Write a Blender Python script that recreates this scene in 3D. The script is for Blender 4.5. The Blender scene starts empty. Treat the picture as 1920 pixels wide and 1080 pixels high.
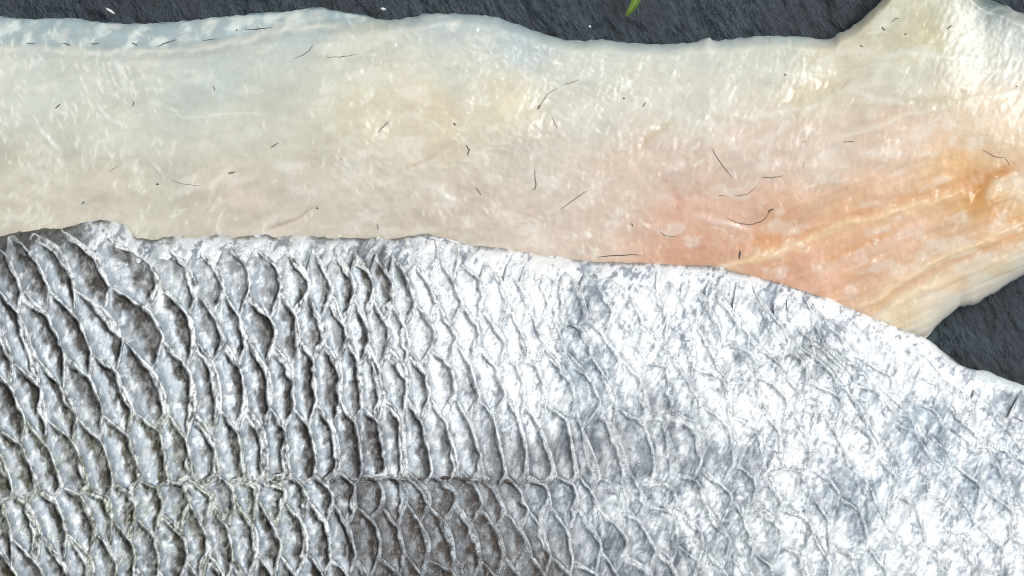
import bpy, math, random
import numpy as np

# ------------------------------------------------------------------ camera, light, exposure
S = 0.16 / 1920.0            # metres per photograph pixel on the slate plane
CAM_H = 0.60
sc = bpy.context.scene
cam_d = bpy.data.cameras.new('camera'); cam = bpy.data.objects.new('camera', cam_d)
sc.collection.objects.link(cam); sc.camera = cam
cam.location = (0, 0, CAM_H)
cam_d.sensor_width = 36.0; cam_d.lens = 36.0 * CAM_H / 0.16
cam_d.clip_start = 0.02; cam_d.clip_end = 20.0

w = bpy.data.worlds.new('World'); sc.world = w; w.use_nodes = True
w.node_tree.nodes['Background'].inputs[0].default_value = (0.91, 0.96, 1.0, 1)
w.node_tree.nodes['Background'].inputs[1].default_value = 0.28

def area(name, loc, target, size, power, col):
    d = bpy.data.lights.new(name, 'AREA'); d.shape = 'RECTANGLE'
    d.size, d.size_y = size; d.energy = power; d.color = col
    o = bpy.data.objects.new(name, d); sc.collection.objects.link(o)
    o.location = loc
    from mathutils import Vector
    o.rotation_euler = (Vector(target) - Vector(loc)).to_track_quat('-Z', 'Y').to_euler()
    return o
area('window_light', (0.66, 0.33, 0.90), (0, 0, 0), (0.62, 0.54), 15.2, (0.98, 0.99, 1.0))
area('added_fill_light', (-0.48, 0.30, 0.60), (0, 0, 0), (0.5, 0.4), 1.9, (0.96, 0.98, 1.0))  # unseen fill added to brighten the shaded left faces of the rims

sc.view_settings.view_transform = 'Standard'; sc.view_settings.look = 'None'
sc.view_settings.gamma = 1.0; sc.view_settings.exposure = 0.0
sc.view_settings.use_curve_mapping = False
sc.render.filter_size = 1.0; sc.cycles.filter_width = 1.0

# ------------------------------------------------------------------ numeric helpers
def lin(c):
    c = np.asarray(c, float) / 255.0
    return np.where(c <= 0.04045, c / 12.92, ((c + 0.055) / 1.055) ** 2.4)
def to_world(px, py, z=0.0):
    """photo pixel -> world, for a point that stands at height z"""
    k = (CAM_H - z) / CAM_H
    return (px - 960.0) * S * k, (540.0 - py) * S * k, z + 0 * px
def smooth(a, b, x):
    t = np.clip((x - a) / (b - a), 0, 1); return t * t * (3 - 2 * t)
def _hash(ix, iy, seed):
    n = (ix.astype(np.int64) * 374761393 + iy.astype(np.int64) * 668265263 + seed * 1274126177) & 0xFFFFFFFF
    n = ((n ^ (n >> 13)) * 1274126177) & 0xFFFFFFFF
    n = (n ^ (n >> 16)) & 0xFFFFFFFF
    return (n % 100003) / 100003.0
def vnoise(x, y, seed=0):
    x = np.asarray(x, float); y = np.asarray(y, float)
    ix = np.floor(x); iy = np.floor(y); fx = x - ix; fy = y - iy
    fx = fx * fx * (3 - 2 * fx); fy = fy * fy * (3 - 2 * fy)
    a = _hash(ix, iy, seed); b = _hash(ix + 1, iy, seed); c = _hash(ix, iy + 1, seed); d = _hash(ix + 1, iy + 1, seed)
    return (a * (1 - fx) + b * fx) * (1 - fy) + (c * (1 - fx) + d * fx) * fy
def fbm(x, y, seed=0, octv=4, gain=0.5):
    s = 0; a = 1; n = 0
    for k in range(octv):
        s = s + a * vnoise(x * 2 ** k + 17.3 * k, y * 2 ** k - 9.1 * k, seed + k); n += a; a *= gain
    return s / n
def shepard(pts, x, y, eps=45.0, p=2.2):
    """scattered data interpolation: pts rows of (x, y, values...)"""
    pts = np.asarray(pts, float); nv = pts.shape[1] - 2
    sh = x.shape; x = x.ravel(); y = y.ravel()
    acc = np.zeros((x.size, nv)); ws = np.zeros(x.size)
    for r in pts:
        wgt = 1.0 / ((x - r[0]) ** 2 + (y - r[1]) ** 2 + eps * eps) ** p
        ws += wgt; acc += wgt[:, None] * r[2:]
    return (acc / ws[:, None]).reshape(sh + (nv,))
def poly_dist(pl, x, y):
    d = np.full(x.shape, 1e9); u = np.zeros(x.shape); L = 0
    for (x0, y0), (x1, y1) in zip(pl[:-1], pl[1:]):
        dx, dy = x1 - x0, y1 - y0; l2 = dx * dx + dy * dy
        t = np.clip(((x - x0) * dx + (y - y0) * dy) / l2, 0, 1)
        e = np.hypot(x - x0 - t * dx, y - y0 - t * dy)
        m = e < d; d = np.where(m, e, d); u = np.where(m, L + t * math.sqrt(l2), u); L += math.sqrt(l2)
    return d, u, L
def catmull(pl, n=8):
    P = [np.array(p, float) for p in pl]; P = [2 * P[0] - P[1]] + P + [2 * P[-1] - P[-2]]
    out = []
    for i in range(1, len(P) - 2):
        for k in range(n):
            t = k / n
            out.append(0.5 * (2 * P[i] + (P[i + 1] - P[i - 1]) * t + (2 * P[i - 1] - 5 * P[i] + 4 * P[i + 1] - P[i + 2]) * t ** 2
                              + (3 * P[i] - P[i - 1] - 3 * P[i + 1] + P[i + 2]) * t ** 3))
    out.append(P[-2]); return np.array(out)

# ------------------------------------------------------------------ mesh helpers
def mesh_np(name, co, quads, mat, parent=None, cols=None, attrs=None, tris=None, smooth_sh=True):
    me = bpy.data.meshes.new(name)
    co = np.asarray(co, np.float32); quads = np.asarray(quads, np.int32).reshape(-1, 4)
    tris = np.zeros((0, 3), np.int32) if tris is None else np.asarray(tris, np.int32).reshape(-1, 3)
    me.vertices.add(len(co)); me.vertices.foreach_set('co', co.ravel())
    loops = np.concatenate([quads.ravel(), tris.ravel()])
    me.loops.add(len(loops)); me.loops.foreach_set('vertex_index', loops)
    nf = len(quads) + len(tris)
    starts = np.concatenate([np.arange(len(quads)) * 4, len(quads) * 4 + np.arange(len(tris)) * 3]).astype(np.int32)
    me.polygons.add(nf); me.polygons.foreach_set('loop_start', starts)
    me.polygons.foreach_set('use_smooth', np.full(nf, smooth_sh))
    me.update(calc_edges=True); me.validate()
    if cols is not None:
        a = me.attributes.new('Col', 'FLOAT_COLOR', 'POINT')
        c4 = np.ones((len(co), 4), np.float32); c4[:, :3] = cols; a.data.foreach_set('color', c4.ravel())
    for k, v in (attrs or {}).items():
        a = me.attributes.new(k, 'FLOAT', 'POINT'); a.data.foreach_set('value', np.asarray(v, np.float32).ravel())
    o = bpy.data.objects.new(name, me); sc.collection.objects.link(o)
    me.materials.append(mat)
    if parent: o.parent = parent
    return o
def grid_quads(nr, nc, off=0, flip=False):
    i = np.arange(nr - 1)[:, None] * nc + np.arange(nc - 1)[None, :]
    q = np.stack([i, i + nc, i + nc + 1, i + 1], -1).reshape(-1, 4) + off
    return q[:, ::-1] if flip else q
def border_walls(nr, nc, off2):
    """quads joining the borders of two equal grids (top at 0, bottom at off2)"""
    ring = [(0, c) for c in range(nc)] + [(r, nc - 1) for r in range(1, nr)] + [(nr - 1, c) for c in range(nc - 2, -1, -1)] + [(r, 0) for r in range(nr - 2, 0, -1)]
    ids = [r * nc + c for r, c in ring]
    return [(a, b, b + off2, a + off2) for a, b in zip(ids, ids[1:] + ids[:1])]
def tube(pts, rad, sides=6):
    """tapered tube through world points; returns co, quads, tris"""
    pts = np.asarray(pts, float); n = len(pts); co = []; q = []
    for i in range(n):
        t = pts[min(i + 1, n - 1)] - pts[max(i - 1, 0)]; t /= np.linalg.norm(t) + 1e-12
        a = np.cross(t, (0, 0, 1.0)); a /= np.linalg.norm(a) + 1e-12; b = np.cross(a, t)
        for k in range(sides):
            an = 2 * math.pi * k / sides; co.append(pts[i] + rad[i] * (math.cos(an) * a + math.sin(an) * b))
    for i in range(n - 1):
        for k in range(sides):
            q.append((i * sides + k, i * sides + (k + 1) % sides, (i + 1) * sides + (k + 1) % sides, (i + 1) * sides + k))
    tr = [(0, k + 1, k) for k in range(1, sides - 1)] + [((n - 1) * sides, (n - 1) * sides + k, (n - 1) * sides + k + 1) for k in range(1, sides - 1)]
    return np.array(co), q, tr
def thing(name, label, cat, loc, group=None):
    o = bpy.data.objects.new(name, None); sc.collection.objects.link(o)
    o.empty_display_size = 0.01
    o['label'] = label; o['category'] = cat
    if group: o['group'] = group
    return o

# ------------------------------------------------------------------ materials
class NT:
    def __init__(s, name):
        s.m = bpy.data.materials.new(name); s.m.use_nodes = True; s.t = s.m.node_tree
        s.p = s.t.nodes['Principled BSDF']
    def n(s, typ, ins=None, **kw):
        nd = s.t.nodes.new(typ)
        for k, v in kw.items(): setattr(nd, k, v)
        for k, v in (ins or {}).items(): s.set(nd.inputs[k], v)
        return nd
    def set(s, sock, v):
        if isinstance(v, bpy.types.NodeSocket): s.t.links.new(v, sock)
        else: sock.default_value = v
    def attr(s, name, out='Fac'): return s.n('ShaderNodeAttribute', attribute_name=name).outputs[out]
    def math(s, op, a, b=0.0, c=0.0, clamp=False): return s.n('ShaderNodeMath', {0: a, 1: b, 2: c}, operation=op, use_clamp=clamp).outputs[0]
    def ramp(s, f, a, b, lo=0.0, hi=1.0):
        return s.n('ShaderNodeMapRange', {0: f, 1: a, 2: b, 3: lo, 4: hi}, interpolation_type='SMOOTHSTEP').outputs[0]
    def mixc(s, f, a, b, bt='MIX'):
        nd = s.n('ShaderNodeMix', data_type='RGBA', blend_type=bt)
        s.set(nd.inputs[0], f); s.set(nd.inputs[6], a); s.set(nd.inputs[7], b); return nd.outputs[2]
    def pos(s, rot=0.0, scale=(1, 1, 1)):
        """world position in photo-pixel sized units, turned by rot (z) and stretched"""
        g = s.n('ShaderNodeNewGeometry').outputs['Position']
        v = s.n('ShaderNodeVectorMath', {0: g, 1: (1 / S, 1 / S, 1 / S)}, operation='MULTIPLY').outputs[0]
        if rot: v = s.n('ShaderNodeVectorRotate', {'Vector': v, 'Angle': rot}, rotation_type='Z_AXIS').outputs[0]
        return s.n('ShaderNodeVectorMath', {0: v, 1: scale}, operation='MULTIPLY').outputs[0]
    def noise(s, vec, scale, detail=3.0, rough=0.55, dist=0.0):
        return s.n('ShaderNodeTexNoise', {'Vector': vec, 'Scale': scale, 'Detail': detail, 'Roughness': rough, 'Distortion': dist}).outputs['Fac']
    def bump(s, h, strength, dist, prev=None):
        ins = {'Height': h, 'Strength': strength, 'Distance': dist}
        if prev is not None: ins['Normal'] = prev
        return s.n('ShaderNodeBump', ins).outputs[0]

def mat_slate():
    N = NT('slate')
    p1 = N.pos(math.radians(-28), (0.13, 0.035, 0.1)); p2 = N.pos(math.radians(-22), (0.3, 0.12, 0.3)); p3 = N.pos()
    a = N.noise(p1, 1.0, 4, 0.6, 0.6); b = N.noise(p2, 1.0, 3, 0.6, 0.4); c = N.noise(p3, 0.006, 3); d = N.noise(p3, 0.45, 2)
    t = N.math('ADD', N.math('MULTIPLY', a, 0.55), N.math('MULTIPLY', b, 0.45))
    f = N.ramp(t, 0.36, 0.66)
    col = N.mixc(f, (0.008, 0.013, 0.018, 1), (0.058, 0.080, 0.094, 1))
    col = N.mixc(N.ramp(c, 0.4, 0.62, 0, 0.55), col, (0.030, 0.034, 0.042, 1))
    col = N.mixc(N.ramp(d, 0.66, 0.76, 0, 0.6), col, (0.16, 0.18, 0.19, 1))
    N.set(N.p.inputs['Base Color'], col)
    N.set(N.p.inputs['Roughness'], N.ramp(b, 0.3, 0.7, 0.38, 0.6)); N.p.inputs['Specular IOR Level'].default_value = 0.30
    h = N.math('ADD', t, N.math('MULTIPLY', d, 0.12))
    N.set(N.p.inputs['Normal'], N.bump(h, 0.9, 0.0007))
    return N.m

def mat_flesh():
    N = NT('raw_white_flesh')
    col = N.attr('Col', 'Color'); fl = N.attr('fleck')
    p3 = N.pos()
    f1 = N.noise(N.pos(math.radians(-24), (0.10, 0.04, 0.07)), 1.0, 3, 0.6, 0.8)
    f2 = N.noise(N.pos(math.radians(38), (0.09, 0.04, 0.07)), 1.0, 3, 0.6, 0.8)
    g = N.noise(p3, 0.22, 2.5, 0.6)
    m1 = N.math('MULTIPLY', N.ramp(f1, 0.60, 0.72), fl); m2 = N.math('MULTIPLY', N.ramp(f2, 0.61, 0.72), fl)
    m = N.math('MAXIMUM', m1, m2)
    col = N.mixc(N.math('MULTIPLY', N.ramp(g, 0.3, 0.7, -0.0, 1.0), 0.22), col, N.mixc(1.0, col, (0.84, 0.82, 0.80, 1), 'MULTIPLY'))
    col = N.mixc(N.math('MULTIPLY', m, 0.22, clamp=True), col, (0.74, 0.74, 0.68, 1))  # pale flecks in the colour, partly painted wet glints
    N.set(N.p.inputs['Base Color'], col)
    N.p.inputs['Subsurface Weight'].default_value = 0.25
    N.p.inputs['Subsurface Radius'].default_value = (1.0, 0.6, 0.4); N.p.inputs['Subsurface Scale'].default_value = 0.0010
    N.set(N.p.inputs['Roughness'], N.ramp(g, 0.3, 0.7, 0.26, 0.42)); N.p.inputs['Specular IOR Level'].default_value = 0.45
    h = N.math('ADD', N.math('ADD', N.math('MULTIPLY', f1, 0.6), N.math('MULTIPLY', f2, 0.5)), N.math('MULTIPLY', g, 0.35))
    N.set(N.p.inputs['Normal'], N.bump(h, 0.16, 0.00030))
    N.p.inputs['Coat Weight'].default_value = 0.16; N.p.inputs['Coat Roughness'].default_value = 0.14
    N.set(N.p.inputs['Coat Normal'], N.bump(h, 0.18, 0.00030))
    return N.m

def mat_skin(name='silver_skin'):
    N = NT(name)
    col = N.attr('Col', 'Color'); gr = N.attr('grain')
    p3 = N.pos()
    a = N.noise(p3, 0.40, 2.0, 0.75); b = N.noise(N.pos(math.radians(20), (0.11, 0.05, 0.08)), 1.0, 4, 0.65, 0.9)
    k = N.math('ADD', N.math('MULTIPLY', a, 0.55), N.math('MULTIPLY', b, 0.45))
    dark = N.math('MULTIPLY', N.ramp(k, 0.50, 0.40), gr); light = N.math('MULTIPLY', N.ramp(k, 0.56, 0.63), gr)
    col = N.mixc(N.math('MULTIPLY', dark, 0.85, clamp=True), col, N.mixc(1.0, col, (0.30, 0.29, 0.29, 1), 'MULTIPLY'))
    col = N.mixc(N.math('MULTIPLY', light, 0.40, clamp=True), col, (0.80, 0.83, 0.84, 1))
    N.set(N.p.inputs['Base Color'], col)
    N.p.inputs['Metallic'].default_value = 0.08; wt = N.attr('wet')
    N.set(N.p.inputs['Roughness'], N.math('SUBTRACT', N.ramp(a, 0.3, 0.7, 0.44, 0.58), N.math('MULTIPLY', wt, 0.24))); N.p.inputs['Specular IOR Level'].default_value = 0.45
    N.set(N.p.inputs['Coat Weight'], N.math('MULTIPLY', wt, 0.6)); N.p.inputs['Coat Roughness'].default_value = 0.16
    n1 = N.bump(b, N.math('SUBTRACT', 0.5, N.math('MULTIPLY', wt, 0.12)), 0.00035); n2 = N.bump(a, N.math('MULTIPLY', gr, 0.6), 0.00014, n1)
    N.set(N.p.inputs['Normal'], n2); N.set(N.p.inputs['Coat Normal'], n2)
    return N.m

def mat_simple(name, c0, c1, scale=0.3, rough=0.45, bump=0.0001, sss=0.0):
    N = NT(name); p = N.pos(); a = N.noise(p, scale, 3)
    N.set(N.p.inputs['Base Color'], N.mixc(N.ramp(a, 0.3, 0.7), tuple(c0) + (1,), tuple(c1) + (1,)))
    N.p.inputs['Roughness'].default_value = rough; N.p.inputs['Subsurface Weight'].default_value = sss
    N.p.inputs['Subsurface Scale'].default_value = 0.0006
    N.set(N.p.inputs['Normal'], N.bump(a, 0.5, bump)); return N.m

M_SLATE = mat_slate(); M_FLESH = mat_flesh(); M_SKIN = mat_skin()
M_UNDER = mat_simple('pale_underside', lin((205, 195, 180)), lin((225, 215, 200)), 0.1, 0.45)
M_EDGE = mat_simple('blue_grey_skin_edge', lin((120, 142, 150)), lin((190, 205, 208)), 0.05, 0.3, 0.0003)
M_FIBER = mat_simple('dark_fibre', (0.045, 0.034, 0.028), (0.14, 0.11, 0.09), 0.2, 0.5)
M_FIBER2 = mat_simple('brown_fibre', (0.10, 0.075, 0.06), (0.22, 0.17, 0.14), 0.2, 0.5)
M_LEAF = mat_simple('green_leaf', (0.085, 0.16, 0.014), (0.16, 0.27, 0.035), 0.12, 0.4, 0.0001, 0.1)
M_RIB = mat_simple('pale_rib', (0.28, 0.38, 0.16), (0.36, 0.46, 0.24), 0.2, 0.4)
M_FLAKE = mat_simple('white_flake', (0.55, 0.57, 0.57), (0.75, 0.76, 0.75), 0.3, 0.4)

# ------------------------------------------------------------------ slate board
def build_slate():
    nx, ny = 760, 470
    px = np.linspace(-760, 2680, nx)[None, :].repeat(ny, 0); py = np.linspace(-500, 1580, ny)[:, None].repeat(nx, 1)
    a = math.radians(28); u = px * math.cos(a) - py * math.sin(a); v = px * math.sin(a) + py * math.cos(a)
    h = (fbm(u / 30, v / 90, 3, 4) - 0.5) * 0.0010 + (fbm(u / 9, v / 28, 8, 3) - 0.5) * 0.00045 + (fbm(px / 300, py / 300, 4, 2) - 0.5) * 0.0008
    # a short cleft running up from the pale fillet's edge
    d, _, _ = poly_dist([(448, -70), (455, -5), (450, 30), (446, 60)], px, py)
    h = h - 0.0006 * np.exp(-(d / 7) ** 2)
    tr_ = fbm(u / 70, v / 170, 14, 4) * 7; h = h + .00035 * (np.floor(tr_) + smooth(.75, 1., tr_ - np.floor(tr_)) - 3.5)
    h = h - 0.0022
    X = (px - 960) * S; Y = (540 - py) * S
    top = np.stack([X, Y, h], -1).reshape(-1, 3); bot = top.copy(); bot[:, 2] = -0.007
    # underside: only its rim ring is needed, closed by one face fan of the corner quads
    co = np.concatenate([top, bot]); n = nx * ny
    q = np.concatenate([grid_quads(ny, nx), np.array(border_walls(ny, nx, n))[:, ::-1]])
    used = np.unique(q); remap = -np.ones(len(co), int); remap[used] = np.arange(len(used))
    o = mesh_np('slate_board', co[used], remap[q], M_SLATE)
    o['kind'] = 'structure'
    return o
build_slate()

# ------------------------------------------------------------------ pale fillet, flesh side up
F_TOP = [(-240, 30), (-100, 28), (0, 32), (40, 36), (90, 35), (140, 36), (190, 42), (255, 46), (300, 44), (360, 39), (440, 30), (520, 24), (570, 18), (600, 15), (630, 22), (680, 29), (725, 38),
         (760, 36), (800, 27), (850, 26), (920, 32), (950, 40), (985, 52), (1030, 68), (1080, 78), (1130, 75), (1180, 82), (1240, 84), (1300, 80), (1326, 72), (1345, 77),
         (1410, 70), (1480, 68), (1550, 75), (1575, 63), (1605, 46), (1625, 28), (1655, 0), (1690, -34), (1760, -52), (1810, -30), (1842, -4), (1880, 9), (1920, 27), (1990, 50), (2160, 90)]
F_RIDGE = [(-240, 92), (0, 90), (60, 91), (180, 96), (300, 96), (400, 84), (480, 68), (560, 50), (640, 47), (700, 43), (725, 40)]
F_BOT = [(-240, 690), (900, 690), (1400, 670), (1600, 655), (1700, 650), (1738, 630), (1760, 606), (1782, 588), (1800, 575), (1825, 571), (1850, 557), (1866, 548), (1890, 532), (1920, 514), (2000, 470), (2160, 400)]
def interp(pl, x): return np.interp(x, [p[0] for p in pl], [p[1] for p in pl])

FLESH_PTS = [(50, 60, 160, 182, 188), (300, 66, 155, 178, 186), (600, 35, 160, 184, 192), (0, 95, 212, 220, 208), (300, 104, 200, 212, 204), (100, 150, 192, 206, 197), (400, 150, 182, 198, 190),
    (640, 100, 202, 208, 193), (850, 50, 180, 197, 200), (980, 72, 176, 196, 202), (850, 120, 210, 216, 202), (1100, 110, 200, 212, 204), (1300, 100, 200, 212, 202), (1450, 90, 202, 210, 196),
    (200, 250, 196, 203, 189), (450, 250, 198, 202, 186), (700, 210, 214, 208, 180), (810, 210, 220, 202, 168), (950, 190, 220, 210, 180), (1100, 200, 206, 205, 194), (1300, 180, 210, 209, 196),
    (1550, 145, 214, 202, 174), (1700, 150, 206, 204, 185), (1850, 110, 200, 202, 188), (1700, 40, 202, 201, 178), (1722, 56, 188, 178, 135), (1800, 20, 196, 198, 178), (1900, 60, 176, 186, 180), (1862, 2, 70, 112, 128),
    (50, 380, 204, 198, 176), (200, 350, 204, 196, 176), (450, 350, 207, 192, 174), (600, 400, 204, 192, 178), (750, 300, 209, 198, 181), (850, 420, 206, 187, 170), (1000, 300, 210, 197, 184),
    (1000, 420, 210, 187, 173), (1150, 350, 213, 187, 170), (1250, 350, 214, 187, 170), (1270, 400, 216, 168, 145), (1300, 470, 215, 158, 126), (1400, 400, 218, 174, 150), (1400, 300, 214, 187, 171),
    (1550, 290, 219, 193, 176), (1700, 250, 221, 193, 171), (1850, 210, 224, 203, 176), (1450, 440, 221, 158, 112), (1600, 400, 227, 176, 134), (1840, 372, 208, 142, 66), (1800, 330, 227, 177, 120),
    (1700, 450, 226, 178, 142), (1600, 500, 221, 168, 131), (1500, 520, 219, 163, 131), (1850, 450, 224, 178, 140), (1900, 420, 224, 168, 105), (1800, 530, 224, 186, 144), (1870, 520, 216, 196, 162),
    (1700, 600, 223, 198, 160), (1912, 345, 228, 205, 172), (1745, 618, 224, 224, 208), (1860, 548, 222, 220, 205), (1810, 566, 224, 222, 208), (1915, 508, 222, 218, 200)]
# (points, width px, colour, strength, height mm)
STROKES = [(F_RIDGE[:9], 7, (224, 228, 216), .75, .35),
    ([(1640, 112), (1700, 102), (1800, 108), (1860, 112)], 6, (224, 228, 220), .7, .15), ([(1920, 170), (1800, 190), (1750, 208), (1700, 215), (1640, 240), (1560, 262)], 5, (230, 226, 210), .8, .15),
    ([(1340, 205), (1400, 222), (1480, 205), (1540, 195), (1585, 163), (1625, 158), (1642, 140)], 7, (222, 222, 212), .75, .2), ([(1585, 162), (1630, 182), (1690, 196)], 5, (228, 228, 222), .8, .1),
    ([(1470, 190), (1530, 170), (1600, 140)], 18, (206, 192, 158), .6, -.25), ([(1700, 196), (1770, 190), (1830, 178)], 12, (200, 190, 158), .6, -.15),
    ([(1640, 225), (1670, 210), (1700, 206)], 9, (214, 186, 160), .7, -.1),
    ([(1920, 300), (1850, 330), (1740, 368), (1640, 392), (1540, 436), (1440, 452), (1390, 470)], 13, (222, 158, 106), .7, -.2),
    ([(1800, 364), (1680, 395), (1560, 430), (1500, 458), (1420, 482), (1350, 505)], 9, (236, 206, 164), .75, .25),
    ([(1740, 415), (1660, 455), (1600, 485), (1520, 530)], 14, (228, 188, 166), .7, .1), ([(1690, 428), (1590, 470), (1540, 500)], 7, (220, 160, 104), .7, -.2),
    ([(1920, 418), (1830, 458), (1760, 484), (1680, 538), (1600, 582)], 6, (236, 206, 164), .75, .25), ([(1920, 432), (1840, 470), (1760, 505), (1690, 545), (1620, 590)], 7, (222, 166, 118), .6, -.2),
    ([(1770, 532), (1720, 546), (1680, 572), (1640, 604)], 6, (238, 216, 180), .8, .2), ([(1835, 385), (1834, 364), (1860, 338), (1890, 318)], 11, (205, 138, 58), .8, -.3),
    ([(1850, 384), (1868, 352), (1900, 326)], 8, (238, 210, 176), .7, .2), ([(1905, 335), (1920, 350)], 9, (238, 234, 224), .7, .0), ([(1790, 408), (1815, 412)], 8, (236, 214, 190), .7, .1),
    ([(1190, 282), (1220, 255), (1250, 236), (1264, 228)], 7, (196, 176, 142), .8, -.25), ([(495, 433), (550, 414), (600, 382)], 3.5, (178, 156, 134), .7, -.2),
    ([(440, 305), (410, 335), (397, 350), (390, 385)], 5, (228, 224, 208), .7, .15), ([(282, 302), (300, 322), (306, 334)], 3, (230, 228, 214), .8, .15), ([(70, 240), (92, 262), (112, 288)], 5, (222, 226, 216), .8, .15),
    ([(300, 196), (330, 210), (352, 222), (420, 214), (510, 214)], 3.5, (218, 222, 212), .6, .1), ([(210, 105), (225, 135), (238, 178)], 5, (222, 228, 222), .6, .1), ([(175, 185), (200, 220), (245, 240)], 5, (220, 227, 222), .7, .1),
    ([(60, 96), (75, 110), (66, 128)], 4, (222, 228, 222), .7, .1), ([(755, 318), (790, 305), (830, 285)], 4, (196, 178, 150), .6, -.15), ([(780, 345), (820, 355), (850, 385)], 10, (222, 222, 218), .6, .1),
    ([(525, 310), (540, 325)], 11, (226, 226, 224), .7, .15), ([(710, 245), (735, 215)], 4, (186, 176, 150), .5, -.15), ([(1240, 330), (1268, 372), (1275, 420)], 10, (216, 158, 138), .6, -.1),
    ([(1290, 400), (1340, 415), (1400, 432)], 5, (228, 200, 190), .6, .15), ([(1405, 470), (1440, 480), (1500, 465)], 7, (236, 208, 180), .6, .1), ([(820, 128), (870, 134), (900, 132)], 6, (186, 200, 184), .6, -.1),
    ([(780, 60), (830, 44), (830, 40)], 3, (214, 224, 226), .5, .05), ([(1340, 150), (1420, 130), (1500, 140), (1560, 105), (1610, 92)], 8, (220, 224, 214), .6, .15)]

_SRT = np.random.RandomState(5)
F_TOPS = catmull(F_TOP, 6); 
def flesh_height(px, py):
    """thickness of the pale fillet above the slate, metres (plain numpy, also used to rest things on it)"""
    yt = interp(F_TOPS, px); yb = interp(F_BOT, px)
    slope_b = np.where(px > 1700, 0.8, 1.0)
    dt = np.clip(py - yt, 0, None); db = np.clip(yb - py, 0, None) * slope_b
    yr = np.where(px < 725, interp(F_RIDGE, px), yt)
    dr = py - yr
    e = np.sqrt(np.clip(1 - (1 - np.clip(dt / 26, 0, 1)) ** 2, 0, 1))
    eb = np.sqrt(np.clip(1 - (1 - np.clip(db / 60, 0, 1)) ** 2, 0, 1))
    h = 0.0016 * e + 0.0022 * smooth(-14, 22, np.where(px < 725, dr, dt)) + 0.0030 * smooth(0, 260, dt)
    h = h * (0.16 + 0.84 * eb)
    h = h * np.where(db > 0, 1, 1)
    h = h * (1 - 0.55 * smooth(560, 690, py) * smooth(1620, 1300, px))
    h += 0.0010 * (fbm(px / 110, (py + .25 * px) / 60, 21, 3) - 0.5) * np.clip(dt / 40, 0, 1) * np.clip(db / 40, 0, 1) * (1 - .8 * smooth(1640, 1760, px) * smooth(260, 160, py))
    return h

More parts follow.
